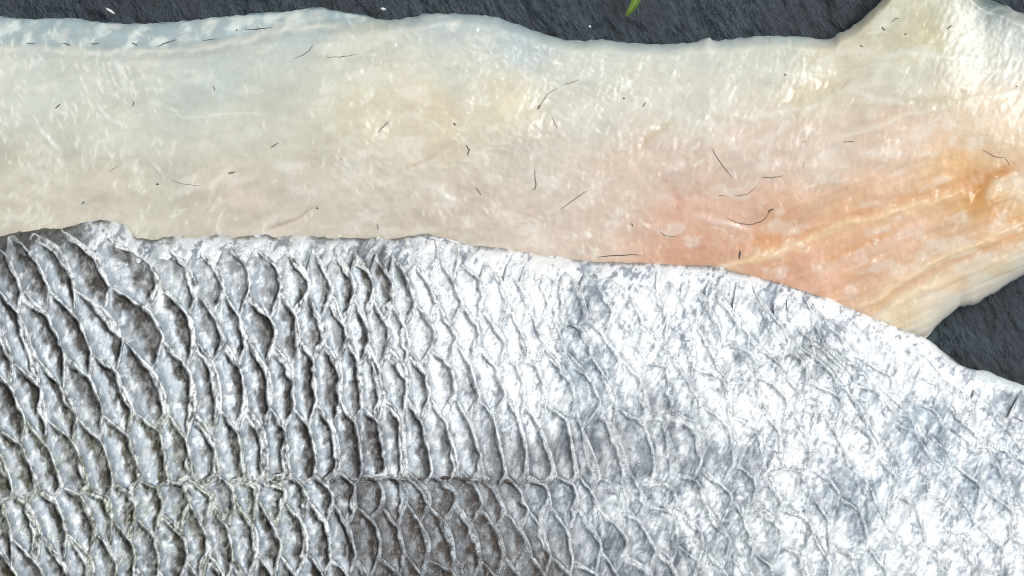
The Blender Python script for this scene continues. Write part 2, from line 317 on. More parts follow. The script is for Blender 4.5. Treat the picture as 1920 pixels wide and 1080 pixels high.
def build_pale():
    root = thing('fish_fillet', 'pale raw fish fillet lying flesh side up, blushing orange at one end', 'fish fillet', (0, 0, 0))
    xs = np.arange(-230, 2150, 2.2); nr = 300
    t = np.linspace(0, 1, nr); t = np.where(t < .5, 0.5 * (2 * t) ** 1.25, 1 - 0.5 * (2 - 2 * t) ** 1.25)
    yt = interp(F_TOPS, xs) + (fbm(xs / 9, xs * 0, 31, 3) - .5) * 5; yb = interp(catmull(F_BOT, 5), xs) + (fbm(xs / 8, xs * 0, 33, 3) - .5) * 5
    PX = xs[None, :].repeat(nr, 0); PY = yt[None] + (yb - yt)[None] * t[:, None]
    H = flesh_height(PX, PY)
    H[0] = 0.0004; H[-1] = 0.0005
    def tame(c, ev=0.0):
        c = np.array(c, float); g = c.mean(); return lin((np.clip(g + (c - g) * (.84 if c[0] - c[2] > 30 else .62 if c[2] > c[0] - 4 else .8), 0, 255) * .975) * (1 - ev) + np.array((203, 198, 186.)) * ev)
    col = shepard([(r[0], r[1]) + tuple(tame(r[2:], .36 if (r[2] > 185 and r[2] - r[4] < 55 and r[0] < 1620) else .24 if r[2] > 185 and r[2] - r[4] < 42 else .06)) for r in FLESH_PTS], PX, PY, 40.0, 2.0)
    # blue grey band where only the thin skin edge shows, left
    yr = interp(F_RIDGE, PX)
    band = smooth(8, -10, PY - yr) * (PX < 722) * smooth(722, 690, PX)
    bn = fbm((PX + .5 * PY) / 22, PY / 26, 41, 4)
    bc = lin((152, 169, 175)) * (1 - smooth(.42, .78, bn))[..., None] + lin((205, 216, 216)) * smooth(.42, .78, bn)[..., None]
    col = col * (1 - band[..., None] * .85) + bc * band[..., None] * .85
    # cool translucent rim along the rest of the upper edge
    d_t = PY - yt[None]
    rim = np.exp(-(d_t / 16) ** 2) * (PX > 690) * smooth(690, 760, PX) * smooth(1640, 1500, PX)
    col = col * (1 - .55 * rim[..., None]) + lin((158, 182, 190)) * .55 * rim[..., None]
    # clouding
    n = fbm(PX / 60, PY / 34, 51, 4); n2 = fbm(PX / 16, PY / 11, 61, 3)
    col *= (1 + (n - .5) * .26 + (n2 - .5) * .16)[..., None]
    pale = smooth(.56, .72, fbm(PX / 38 + PY / 90, PY / 24, 71, 4))
    col = col * (1 - .35 * pale[..., None]) + lin((222, 221, 214)) * .35 * pale[..., None]
    # muscle grain that fans out toward the thick orange end
    g = fbm((PX * .92 + PY * .0) / 120 + 0 * PX, (PY + .42 * PX) / 7.5, 81, 3)
    zone = smooth(1330, 1600, PX) * smooth(230, 380, PY)
    col *= (1 + (g - .5) * .20 * zone)[..., None]
    for pl, wd, c, st, hh in STROKES:
        sp = catmull(pl, 5) if len(pl) > 2 else np.array(pl, float)
        m = (PX > sp[:, 0].min() - 3 * wd) & (PX < sp[:, 0].max() + 3 * wd) & (PY > sp[:, 1].min() - 3 * wd) & (PY < sp[:, 1].max() + 3 * wd)
        x = PX[m] + (fbm(PX[m] / 20, PY[m] / 20, 91, 3) - .5) * wd * 1.6; y = PY[m] + (fbm(PX[m] / 20, PY[m] / 20, 95, 3) - .5) * wd * 1.6
        d, u, L = poly_dist(sp, x, y)
        k = np.exp(-(d / wd) ** 2) * (0.35 + 0.65 * smooth(0, 25, np.minimum(u, L - u))) * (0.55 + 0.7 * (fbm(x / 14, y / 14, 97, 2)))
        k = np.clip(k, 0, 1) * (.6 if min(c) > 200 and sp[:, 0].min() > 1300 and sp[:, 1].max() < 270 else 1.0)
        col[m] = col[m] * (1 - st * k[:, None]) + tame(c) * st * k[:, None]
        H[m] += hh * 0.001 * k
    # pale rim of fat along the lower edge
    d_b = yb[None] - PY
    rb = np.exp(-(d_b / 15) ** 2) * smooth(1690, 1740, PX)
    col = col * (1 - .8 * rb[..., None]) + lin((238, 238, 231)) * .8 * rb[..., None]
    fin = np.clip(d_t / 12, 0, 1) * np.clip((yb[None] - PY) / 12, 0, 1)
    H += ((fbm(PX / 9, PY / 7, 101, 3) - .5) * (.00006 + .00008 * smooth(560, 720, PX) * smooth(1400, 1200, PX)) + (fbm((PX + .45 * PY) / 7, (PY - .2 * PX) / 16, 105, 2) - .5) * .00010 + (g - .5) * .0002 * zone) * fin
    # fleck density
    fl = shepard([(100, 130, .9), (250, 120, 1), (400, 160, .25), (60, 350, 1), (250, 380, .9), (450, 330, .2), (550, 420, .6), (600, 200, .35), (700, 220, .8), (900, 200, .8), (900, 100, .8), (820, 130, .3),
                  (1100, 150, .8), (1250, 130, .7), (1300, 250, .5), (1050, 260, .6), (850, 350, .4), (1150, 430, .7), (1300, 350, .4), (1350, 440, .5), (1500, 320, .3), (1700, 300, .25), (1700, 170, .5), (1750, 60, .7),
                  (1600, 480, .4), (1850, 480, .15), (1750, 570, .1), (300, 60, .4)], PX, PY, 50.0, 2.0)[..., 0]
    fl = fl * (0.3 + 1.2 * smooth(.38, .62, fbm(PX / 42, PY / 42, 111, 3)))
    # short pale strokes, part tissue, part painted wet glints, slightly raised, in clusters
    rg = np.random.RandomState(77); n_f = 0
    cx = rg.uniform(-60, 1980, 26000); cy = rg.uniform(20, 640, 26000); keep = rg.rand(26000)
    ang0 = shepard([(100, 200, 72), (300, 150, 62), (150, 380, 112), (450, 380, 118), (700, 200, 55), (900, 150, 25), (1200, 110, 12), (1000, 300, 30), (1250, 300, 150), (1300, 430, 20), (1600, 300, 155), (1700, 480, 158), (1800, 100, 170)], cx, cy, 60., 2.)[:, 0]
    for k in range(26000):
        i = int((cx[k] - xs[0]) / 2.2)
        r = int(np.searchsorted(PY[:, i], cy[k]))
        if r < 8 or r > nr - 8 or keep[k] > .13 * fl[r, i] ** 2.0: continue
        ln = rg.uniform(3, 9) * (1.3 if cx[k] < 500 else 1.0); wd = rg.uniform(1.3, 2.9); an = math.radians(ang0[k] + rg.normal(0, 22)); st = rg.uniform(.25, .95)
        i0, i1 = max(0, i - 9), min(len(xs), i + 10); r0, r1 = max(0, r - 9), min(nr, r + 10)
        dx = PX[r0:r1, i0:i1] - cx[k]; dy = PY[r0:r1, i0:i1] - cy[k]
        a = dx * math.cos(an) + dy * math.sin(an); b = -dx * math.sin(an) + dy * math.cos(an) + a * a * rg.normal(0, .02)
        w_ = np.exp(-(a / ln) ** 2 - (b / wd) ** 2) * st
        cc = col[r0:r1, i0:i1]; tgt = np.minimum(cc.mean((0, 1)) * .35 + lin((236, 236, 226)) * .65, .85)
        col[r0:r1, i0:i1] = cc * (1 - w_[..., None]) + tgt * w_[..., None]
        H[r0:r1, i0:i1] += w_ * .00004
    z = H; X, Y, _ = to_world(PX, PY, z)
    top = np.stack([X, Y, z], -1).reshape(-1, 3)
    c = np.clip(col.reshape(-1, 3), 0.01, .85) * .95 * np.array((1.02, 1.0, .955))
    mesh_np('flesh', top, grid_quads(nr, len(xs)), M_FLESH, root, c, {'fleck': np.clip(fl, 0, 1)})
    # skin under the flesh: a closed slab following the same outline, its rim showing under the flesh
    xs2 = np.arange(-230, 2150, 6.0); nr2 = 12
    yt2 = interp(np.stack([xs, yt], 1), xs2) - 1.0; yb2 = interp(np.stack([xs, yb], 1), xs2) + 1.0
    P2 = xs2[None].repeat(nr2, 0); Q2 = yt2[None] + (yb2 - yt2)[None] * np.linspace(0, 1, nr2)[:, None]
    def slab(z0):
        zz = np.full(P2.shape, z0); x, y, _ = to_world(P2, Q2, zz); return np.stack([x, y, zz], -1).reshape(-1, 3)
    co = np.concatenate([slab(0.00045), slab(0.0)]); n0 = P2.size
    q = np.concatenate([grid_quads(nr2, len(xs2)), grid_quads(nr2, len(xs2), n0, True), np.array(border_walls(nr2, len(xs2), n0))[:, ::-1]])
    mesh_np('skin', co, q, M_EDGE, root)
    # dark fibres left on the cut flesh: (points, half width px)
    FIB = [([(1334, 277), (1343, 293), (1356, 312), (1373, 333)], 1.5), ([(1427, 333), (1450, 332), (1473, 330)], 1.4), ([(1363, 408), (1384, 418), (1409, 421), (1433, 411), (1444, 396)], 1.5),
           ([(1440, 397), (1450, 391)], 2.4), ([(1378, 367), (1402, 364), (1419, 349)], 1.0), ([(1346, 366), (1362, 368)], 1.0), ([(1002, 319), (1004, 342), (1005, 351), (999, 357)], 1.6), ([(1053, 391), (1078, 373), (1103, 356)], 1.4),
           ([(874, 272), (879, 282), (876, 291)], 2.0), ([(1008, 205), (1014, 196)], 3.0), ([(1014, 196), (1026, 178), (1046, 164)], 1.1), ([(1056, 160), (1086, 149)], 1.0), ([(552, 110), (574, 99), (588, 84)], 1.3),
           ([(611, 107), (642, 106), (673, 101)], 1.1), ([(508, 277), (521, 268)], 1.6), ([(428, 326), (442, 322)], 2.2), ([(293, 344), (298, 346)], 2.8), ([(153, 383), (159, 377)], 2.0), ([(593, 390), (597, 391)], 2.4),
           ([(893, 353), (902, 365)], 1.4), ([(1122, 482), (1155, 479), (1203, 477)], 1.6), ([(1185, 419), (1186, 424)], 2.0), ([(1235, 430), (1246, 441), (1270, 444)], 1.1), ([(1388, 470), (1386, 486)], 3.0),
           ([(1843, 281), (1866, 294), (1884, 295)], 1.3), ([(1884, 296), (1894, 309)], 1.2), ([(1582, 266), (1602, 265)], 1.3), ([(104, 204), (113, 194)], 2.0), ([(251, 190), (250, 200)], 1.6), ([(294, 88), (312, 80), (333, 75)], 1.8),
           ([(170, 82), (187, 81)], 1.7), ([(118, 81), (131, 85)], 2.0), ([(49, 81), (65, 81)], 1.6), ([(380, 76), (407, 73)], 1.4), ([(459, 56), (484, 54), (509, 52)], 1.7), ([(248, 80), (257, 86)], 1.9), ([(443, 55), (446, 57)], 2.2),
           ([(1671, 42), (1678, 36), (1686, 34)], 1.4), ([(1655, 50), (1658, 58)], 2.2), ([(1776, 55), (1785, 47)], 1.9), ([(1696, 64), (1700, 65)], 2.4), ([(1169, 183), (1171, 186)], 2.6), ([(1205, 201), (1210, 191)], 1.8),
           ([(851, 231), (854, 234)], 2.4), ([(709, 248), (716, 240), (732, 226)], 1.4), ([(1033, 218), (1046, 241)], 1.1), ([(1505, 265), (1512, 268)], 0.9), ([(1471, 138), (1474, 142)], 2.0), ([(1612, 86), (1618, 87)], 1.8),
           ([(707, 420), (710, 431)], 1.2), ([(1904, 163), (1908, 161)], 2.0), ([(400, 160), (404, 170)], 1.5), ([(322, 338), (340, 344), (380, 349)], 0.8), ([(1508, 300), (1507, 316)], 0.8), ([(205, 322), (220, 312)], 1.0)]
    for pl, hw in FIB:
        sp = catmull(pl, 5) if len(pl) > 2 else np.linspace(pl[0], pl[1], 5)
        sp = sp + np.random.RandomState(int(pl[0][0])).normal(0, .5, sp.shape)
        i = np.clip(np.rint((sp[:, 0] - xs[0]) / 2.2).astype(int), 0, len(xs) - 1)
        zz = np.array([np.interp(y, PY[:, k], H[:, k]) for y, k in zip(sp[:, 1], i)]) + hw * S * .2
        x, y, _ = to_world(sp[:, 0], sp[:, 1], zz)
        tt = np.linspace(0, 1, len(sp)); rad = hw * S * .55 * (0.35 + 0.65 * np.sin(math.pi * np.clip(tt * .9 + .05, 0, 1)))
        co, q, tr = tube(np.stack([x, y, zz], 1), rad)
        mesh_np('fiber', co, q, M_FIBER if hw > 1.55 else M_FIBER2, root, tris=tr)
    return root
build_pale()

# ------------------------------------------------------------------ silver fillet, skin side up
K_TOP = [(-260, 462), (-120, 450), (0, 440), (60, 431), (120, 424), (170, 418), (205, 414), (232, 422), (252, 440), (270, 445), (330, 445), (400, 442), (480, 444), (545, 442), (575, 439), (600, 445), (640, 443), (690, 446), (725, 450), (745, 446), (790, 438),
         (830, 444), (880, 458), (940, 465), (1000, 477), (1060, 484), (1130, 491), (1200, 493), (1280, 496), (1350, 503), (1420, 520), (1500, 542), (1560, 562), (1620, 588), (1680, 612), (1735, 634),
         (1770, 660), (1800, 684), (1826, 693), (1850, 695), (1880, 707), (1920, 721), (2000, 742), (2160, 762)]
K_TOPS = catmull(K_TOP, 5); K_BOT = 1270.0
REST_X = np.arange(-260, 2170, 15.0)
_rz = flesh_height(REST_X, interp(K_TOPS, REST_X) + 8) + .0003
_rz = np.where(REST_X > 1690, np.interp(REST_X, [1690, 1760, 1840, 2170], [_rz[REST_X <= 1690][-1], .0034, .0017, .0015]), _rz)
REST_Z = np.convolve(np.pad(_rz, 4, mode='edge'), np.ones(9) / 9, 'valid')
def skin_height(px, py):
    yt = interp(K_TOPS, px); d = np.clip(py - yt, 0, None)
    # rests on the pale fillet to the left, on the slate near the tail
    rest = np.interp(px, REST_X, REST_Z)
    thick = np.interp(px, [-260, 300, 900, 1400, 1800, 2160], [0.0080, 0.0078, 0.0072, 0.0058, 0.0040, 0.0030])
    e = np.sqrt(np.clip(1 - (1 - np.clip(d / 22, 0, 1)) ** 2, 0, 1))
    dome = np.sqrt(np.clip(1 - (1 - np.clip(d / 460, 0, 1)) ** 2, 0, 1))
    roll = smooth(1270, 1060, py)
    z = rest + 0.0011 * e + thick * (0.25 * smooth(0, 70, d) + 0.75 * dome) * (0.35 + 0.65 * roll)
    return z
KP = [  # x, y, white (silver skin plus painted glare), brown, green, blue
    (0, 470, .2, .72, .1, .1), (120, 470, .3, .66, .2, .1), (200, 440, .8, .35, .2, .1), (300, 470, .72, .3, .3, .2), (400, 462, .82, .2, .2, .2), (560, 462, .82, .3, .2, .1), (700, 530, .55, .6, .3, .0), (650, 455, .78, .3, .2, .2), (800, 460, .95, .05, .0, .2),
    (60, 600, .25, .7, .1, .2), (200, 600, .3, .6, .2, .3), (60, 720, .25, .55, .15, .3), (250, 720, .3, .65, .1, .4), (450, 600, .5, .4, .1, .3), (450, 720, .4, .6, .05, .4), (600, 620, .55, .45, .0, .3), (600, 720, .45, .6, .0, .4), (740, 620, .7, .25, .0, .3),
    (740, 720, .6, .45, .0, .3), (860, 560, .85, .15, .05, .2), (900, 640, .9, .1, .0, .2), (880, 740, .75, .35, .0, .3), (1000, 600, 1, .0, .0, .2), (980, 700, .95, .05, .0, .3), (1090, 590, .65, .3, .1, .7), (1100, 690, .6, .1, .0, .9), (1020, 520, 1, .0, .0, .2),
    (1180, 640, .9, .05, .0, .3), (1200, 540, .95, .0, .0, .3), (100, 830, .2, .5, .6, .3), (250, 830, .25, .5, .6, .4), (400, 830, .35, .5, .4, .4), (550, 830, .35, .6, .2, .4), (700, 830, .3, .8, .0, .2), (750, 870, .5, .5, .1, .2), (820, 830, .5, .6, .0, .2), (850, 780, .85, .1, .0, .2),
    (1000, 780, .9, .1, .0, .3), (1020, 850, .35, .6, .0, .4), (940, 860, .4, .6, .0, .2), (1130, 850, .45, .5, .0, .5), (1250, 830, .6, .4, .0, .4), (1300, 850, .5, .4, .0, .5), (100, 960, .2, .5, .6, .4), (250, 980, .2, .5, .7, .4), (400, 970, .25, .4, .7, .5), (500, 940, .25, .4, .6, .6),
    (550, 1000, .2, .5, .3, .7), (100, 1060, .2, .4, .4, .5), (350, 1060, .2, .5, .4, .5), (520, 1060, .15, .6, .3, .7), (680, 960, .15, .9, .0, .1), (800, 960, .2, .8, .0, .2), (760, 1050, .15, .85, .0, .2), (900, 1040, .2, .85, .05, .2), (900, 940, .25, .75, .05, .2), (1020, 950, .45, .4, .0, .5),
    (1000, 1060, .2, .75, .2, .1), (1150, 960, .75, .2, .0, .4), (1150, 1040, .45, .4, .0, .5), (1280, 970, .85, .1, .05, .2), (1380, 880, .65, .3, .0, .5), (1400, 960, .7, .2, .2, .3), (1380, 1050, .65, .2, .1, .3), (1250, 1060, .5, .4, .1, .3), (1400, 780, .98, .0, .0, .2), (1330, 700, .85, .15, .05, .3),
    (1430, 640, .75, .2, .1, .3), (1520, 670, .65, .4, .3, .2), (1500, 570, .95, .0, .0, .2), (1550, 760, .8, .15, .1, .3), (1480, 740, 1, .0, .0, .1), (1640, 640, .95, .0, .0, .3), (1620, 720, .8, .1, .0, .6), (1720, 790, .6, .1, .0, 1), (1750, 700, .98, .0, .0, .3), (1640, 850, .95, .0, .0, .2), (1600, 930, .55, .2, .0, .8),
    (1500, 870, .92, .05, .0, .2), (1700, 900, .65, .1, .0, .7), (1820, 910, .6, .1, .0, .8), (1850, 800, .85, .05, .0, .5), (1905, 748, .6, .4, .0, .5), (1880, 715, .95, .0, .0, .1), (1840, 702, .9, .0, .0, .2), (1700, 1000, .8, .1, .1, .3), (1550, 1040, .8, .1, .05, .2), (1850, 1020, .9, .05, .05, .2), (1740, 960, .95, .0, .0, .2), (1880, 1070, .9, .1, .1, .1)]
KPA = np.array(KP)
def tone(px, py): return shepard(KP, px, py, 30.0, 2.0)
C_LAV = lin((178, 189, 198)); C_BLUE = lin((112, 133, 150)); C_BRN = lin((42, 30, 20)); C_WHT = lin((240, 242, 243)); C_SIL = lin((222, 226, 228)); C_GRN = lin((202, 209, 184)); C_GREY = lin((128, 138, 146)); C_DK = lin((40, 38, 38)); C_OLV = lin((92, 86, 52))
def mix(a, b, f): f = np.clip(f, 0, 1)[..., None]; return a * (1 - f) + b * f

C_PALE = lin((178, 187, 192)); C_SPK = lin((104, 116, 134))
def mottle(px, py, W, B, G, BL):
    lx = px + 0.5 * (py - 700)       # sheared, follows the lean of the scale rows
    n1 = fbm(lx / 40, py / 62, 141, 4); n2 = fbm(lx / 15, py / 34, 151, 4); n3 = fbm(px / 8, py / 8, 161, 3); n4 = fbm(lx / 5, py / 12, 163, 3)
    a = .28 * n1 + .36 * n2 + .36 * n3
    white = smooth(.41, .58, a + (W - .725) * .8)
    mid = mix(np.broadcast_to(C_PALE, px.shape + (3,)), C_BLUE * 1.2, BL * .55)
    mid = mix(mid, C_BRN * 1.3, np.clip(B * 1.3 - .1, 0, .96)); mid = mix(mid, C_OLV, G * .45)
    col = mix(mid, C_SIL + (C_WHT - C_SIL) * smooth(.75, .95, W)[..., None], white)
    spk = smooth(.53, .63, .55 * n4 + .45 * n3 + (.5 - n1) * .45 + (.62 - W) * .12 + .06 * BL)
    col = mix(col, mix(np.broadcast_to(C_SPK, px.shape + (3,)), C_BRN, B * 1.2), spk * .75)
    return col, n1, n2, n3
LEAN = [(0, 600, .45), (250, 600, .62), (150, 750, .4), (250, 470, .45), (100, 480, .5), (400, 600, .24), (400, 730, .14), (600, 600, .10), (600, 750, .10), (900, 600, .2), (900, 780, .2), (1200, 600, .45), (1400, 620, .55), (1200, 800, .3), (1400, 850, .25),
        (300, 1000, .18), (600, 1000, .22), (900, 1000, .28), (50, 1000, .35), (500, 850, .12), (1200, 1000, .3), (150, 880, .4), (1650, 700, .9), (1800, 800, .7), (1600, 900, .2), (1800, 1000, .2)]
def lean(x, y): return shepard(LEAN, np.asarray(x, float), np.asarray(y, float), 60.0, 2.0)[..., 0]

ROWX = [-250, 0, 130, 250, 400, 600, 800, 1000, 1250, 1500, 1700, 1950]
ROWS = [[385, 372, 360, 372, 385, 385, 390, 405, 425, 460, 540, 640],
        [468, 452, 446, 466, 478, 484, 505, 515, 535, 568, 630, 725],
        [578, 562, 566, 560, 568, 577, 590, 600, 622, 652, 690, 770],
        [712, 700, 692, 665, 663, 663, 668, 674, 692, 712, 742, 800],
        [832, 816, 800, 796, 793, 776, 766, 772, 782, 792, 804, 840],
        [952, 940, 923, 913, 900, 899, 898, 902, 892, 884, 872, 880],
        [1040, 1032, 1026, 994, 964, 962, 966, 972, 962, 952, 942, 940],
        [1150, 1135, 1120, 1094, 1066, 1062, 1062, 1062, 1050, 1040, 1024, 1010],
        [1250, 1235, 1220, 1195, 1168, 1164, 1164, 1164, 1150, 1140, 1124, 1110]]
def row_y(j, x): return np.interp(x, ROWX, ROWS[j])
CELL_END = 2110.0

def build_silver():
    root = thing('fish_fillet', 'silvery grey scaled fish fillet lying skin side up over the pale fillet', 'fish fillet', (0, 0, 0))
    # ---- base skin -------------------------------------------------
    xs = np.arange(-250, 2150, 2.2); nr = 370
    t = np.linspace(0, 1, nr) ** 1.12
    rag = ((fbm(xs / 26, xs * 0, 131, 4) - .5) * 12 + (fbm(xs / 5, xs * 0, 133, 2) - .5) * 2) * np.interp(xs, [0, 700, 900, 2000], [1, 1, .5, .5])
    yt = interp(K_TOPS, xs) + rag
    PX = xs[None].repeat(nr, 0); PY = yt[None] + (K_BOT - yt)[None] * t[:, None]
    d_t = PY - yt[None]
    Z = skin_height(PX, PY)
    T = tone(PX, PY); W, B, G, BL = [T[..., k] for k in range(4)]
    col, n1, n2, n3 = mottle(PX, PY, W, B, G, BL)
    # patchy dark line along the skin's edge, torn rim plus painted contact shadow
    ed = np.exp(-(d_t / 6) ** 2) * smooth(.38, .54, fbm(PX / 24, PY / 24, 171, 3)) * np.interp(PX, [0, 700, 800, 1300, 1750], [1, 1, .9, .8, .5])
    col = mix(col, C_DK, ed * .9)
    tl = smooth(28, 16, d_t) * smooth(1800, 1850, PX)      # smooth pale lip near the tail
    col = mix(col, lin((206, 212, 213)), tl * .95)
    # relief: streaky wrinkles, stronger where no scale is separate
    zone = smooth(18, 60, d_t) * smooth(CELL_END + 40, CELL_END - 90, PX + .35 * (PY - 750))
    rel = (n1 - .5) * .0009 + (n2 - .5) * .0006 + (n3 - .5) * .00014
    rel = rel * (1 + 1.6 * smooth(70, 25, d_t) * smooth(1100, 800, PX))
    Z = Z + rel * np.clip(d_t / 16, 0, 1) * (1 - .7 * zone) - .0008 * zone
    grain = np.clip(.35 + .4 * B + .25 * BL, 0, 1)
    # body: closed by a rounded underside
    X, Y, _ = to_world(PX, PY, Z)
    top = np.stack([X, Y, Z], -1).reshape(-1, 3)
    mesh_np('skin', top, grid_quads(nr, len(xs)), M_SKIN, root, np.clip(col.reshape(-1, 3), .005, .85), {'grain': grain, 'wet': W})
    # ---- flesh below: slab from the skin's rim down to what the fillet rests on
    sx, sr = 6, 6
    X2 = PX[::sr, ::sx]; Y2 = PY[::sr, ::sx].copy(); Zt = Z[::sr, ::sx] - .0009
    rr, cc = X2.shape
    under = np.where((Y2 < interp(F_BOT, X2) - 4) & (X2 < 1745), flesh_height(X2, Y2) + .0006, .0003)
    under = np.minimum(under, Zt - .0003)
    Y2[0] += 1.5
    def wd(zz): x, y, _ = to_world(X2, Y2, zz); return np.stack([x, y, zz], -1).reshape(-1, 3)
    co = np.concatenate([wd(Zt), wd(under)]); n0 = rr * cc
    q = np.concatenate([grid_quads(rr, cc), grid_quads(rr, cc, n0, True), np.array(border_walls(rr, cc, n0))[:, ::-1]])
    mesh_np('flesh', co, q, M_UNDER, root)
    # ---- scales ----------------------------------------------------
    rng = np.random.RandomState(11)
    ys = np.arange(380, 1300, 4.0); i0 = int(np.argmin(abs(ys - 900)))
    pitch0 = 52.0
    us = []
    u = -420.0
    while u < 2300: us.append(u); u += np.interp(u, [0, 300, 420, 1000, 1500], [25.5, 25, 22.5, 22.5, 27])
    us = np.array(us); curve = np.zeros((len(ys), len(us))); curve[i0] = us
    for k in range(i0 - 1, -1, -1): curve[k] = curve[k + 1] - lean(curve[k + 1], np.full(len(us), ys[k + 1])) * 4
    for k in range(i0 + 1, len(ys)): curve[k] = curve[k - 1] + lean(curve[k - 1], np.full(len(us), ys[k - 1])) * 4
    def node(j, c, off):
        """crossing of column line c with row line j, moved off px down"""
        f = ys - row_y(j, curve[:, c]); k = int(np.argmin(abs(f)))
        y = row_y(j, curve[k, c]) + off
        return np.array([np.interp(y, ys, curve[:, c]), y])
    jit = {}
    def jn(key):
        if key not in jit: jit[key] = rng.normal(0, 1, 2) * (2.8, 4.5) * (1.0 if key[0] == 'bow' else float(np.interp(us[key[1]], [900, 1300], [1.0, 2.3])))
        return jit[key]
    NS, NTt = 22, 52
    sv = np.concatenate([np.linspace(0, .6, 9), np.linspace(.6, 1.0, 14)[1:]])
    ext = np.array([-2.0, -4.0, -5.5])     # px beyond the right edge, where the rim curls over the neighbour
    tv = np.linspace(0, 1, NTt)
    cells = []
    for j in range(0, 8):
        for c in range(1, len(us) - 1):
            if (c + j) % 2: continue
            zz0 = 17.0 if j not in (4, 5) else 14.0
            def bnd(jj, cc, sgn):   # vertex of row line jj at column cc
                cx = us[cc]; z = np.interp(cx, [0, 350, 700, 1400], [24, 23, 21, 17]) if jj != 5 else 9.0
                return node(jj, cc, sgn * z) + jn((jj, cc))
            # row line jj: even/odd columns alternate up (-) and down (+)
            Tp = bnd(j, c, -1); Bt = bnd(j + 1, c, +1)
            UL = bnd(j, c - 1, +1); UR = bnd(j, c + 1, +1); LL = bnd(j + 1, c - 1, -1); LR = bnd(j + 1, c + 1, -1)
            ctr = (Tp + Bt + UL + UR + LL + LR) / 6
            cells.append((j, c, Tp, UL, LL, Bt, UR, LR, ctr))
    def side(a, b, c2, d, bow):
        P = [a]
        P += [a + (b - a) * k for k in (.5, 1)]
        n = 5
        for k in range(1, n + 1):
            f = k / n; p = b + (c2 - b) * f; p = p + np.array([bow * math.sin(math.pi * f), 0]); P.append(p)
        P += [c2 + (d - c2) * k for k in (.5, 1)]
        P = catmull(P, 4); s = np.concatenate([[0], np.cumsum(np.hypot(*(P[1:] - P[:-1]).T))]); s /= s[-1]
        # soften corners
        for _ in range(3): P[1:-1] = .25 * P[:-2] + .5 * P[1:-1] + .25 * P[2:]
        return np.stack([np.interp(tv, s, P[:, 0]), np.interp(tv, s, P[:, 1])], 1)
    count = 0
    for (j, c, Tp, UL, LL, Bt, UR, LR, ctr) in cells:
        if ctr[0] < -70 or ctr[0] + .35 * (ctr[1] - 750) > CELL_END - 30 or ctr[1] > 1150: continue
        if ctr[1] - float(interp(K_TOPS, ctr[0])) < (0 if ctr[0] < 900 else 32): continue
        bL = jn(('bow', j, c - 1))[0] * .9 + 3; bR = jn(('bow', j, c + 1))[0] * .9 + 3
        L = side(Tp, UL, LL, Bt, bL); R = side(Tp, UR, LR, Bt, bR)
        wid = np.hypot(*(R - L).T)[None]
        px = L[None, :, 0] * (1 - sv[:, None]) + R[None, :, 0] * sv[:, None]; py = L[None, :, 1] * (1 - sv[:, None]) + R[None, :, 1] * sv[:, None]
        tap = np.clip(wid / 26, 0, 1)
        ex = R[None, :, 0] - ext[:, None] * tap; ey = np.repeat(R[None, :, 1], len(ext), 0)
        px = np.concatenate([px, ex]); py = np.concatenate([py, ey])
        py = np.maximum(py, interp(K_TOPS, px) + 3 + 6 * vnoise(px / 9, px * 0, 177))
        S_ = np.concatenate([sv, np.ones(3)])[:, None] + 0 * px
        D = np.concatenate([poly_dist(R, px[:len(sv)], py[:len(sv)])[0], ext[:, None] * tap + 0 * wid])
        tt = tv[None] + 0 * px
        r1, r2, r3, r4 = rng.rand(4)
        wob = (fbm(px / 15 + 7 * r1, py / 15, 181, 3) - .5)
        Dw = D + wob * 9
        cT = tone(np.array([ctr[0]]), np.array([ctr[1]]))[0]
        rel = np.interp(ctr[0] + .3 * (ctr[1] - 750), [0, 700, 1000, 1450], [1.0, 1.0, .55, .45]) * np.interp(ctr[1] - float(interp(K_TOPS, ctr[0])), [20, 120], [.6, 1])
        cR0 = float(smooth(850, 1250, ctr[0])); rel *= 1 - cR0 * .55 * rng.rand()
        flat = float(smooth(.55, .8, cT[1])) * float(smooth(600, 700, ctr[0])) * (j >= 5); rel *= 1 - .6 * flat
        rmod = .35 * (1 - cR0) + (1.1 + .35 * cR0) * smooth(.3 + .12 * cR0, .65, fbm(px / 22 + 5 * r3, py / 22, 183, 3)); rw = 1.7 + 2.4 * fbm(px / 30, py / 26 + 9 * r2, 185, 2)
        cR = float(smooth(700, 1150, ctr[0] + .2 * (ctr[1] - 750)))
        fw = 2.6 + (10 * smooth(.42, .74, fbm(tt * 2.6 + 50 * r1, tt * 0 + 3 * j, 187, 3))) * (.35 + .9 * r2)     # width of the torn pale flap along the rim
        ridge = rmod * np.exp(-((Dw - 1.0) / rw) ** 2) * .75 + (.5 + .5 * r3) * np.exp(-((Dw - fw) / 2.8) ** 2) * smooth(.03, .2, tt) * smooth(1, .8, tt)
        floor = -smooth(.15, .75, S_) * smooth(fw - 2, fw + 6, Dw) * smooth(0, .16, tt) * smooth(1, .84, tt)
        hump = np.exp(-((S_ - .28) / .2) ** 2) * smooth(0, .25, tt) * smooth(1, .75, tt)
        h = (.00032 * ridge * (1 - 1.2 * np.clip(cT[1] - .6, 0, .4)) + .00056 * floor + .00012 * hump) * rel * (1 - .15 * cR0) + .00016 * cR0 * hump * (.3 + r1)
        h += ((fbm(px / 6, py / 6, 191, 3) - .5) * .00030 + (fbm((px + .4 * py) / 6, py / 20, 195, 2) - .5) * .00024 + (fbm((px + .35 * py) / 17, py / 50, 197, 4) - .5) * .0014 * cR) * (.5 + .7 * cT[0])
        h -= .0006 * (1 - smooth(-5.8, -1.8, D)) * max(rel, .75 * cR0) + .00022 * (1 - .8 * cR0) * smooth(.16, 0, S_) + .0002 * (1 - .9 * cR0) * (smooth(.08, 0, tt) + smooth(.92, 1, tt))
        z = skin_height(px, py) + h + .0001
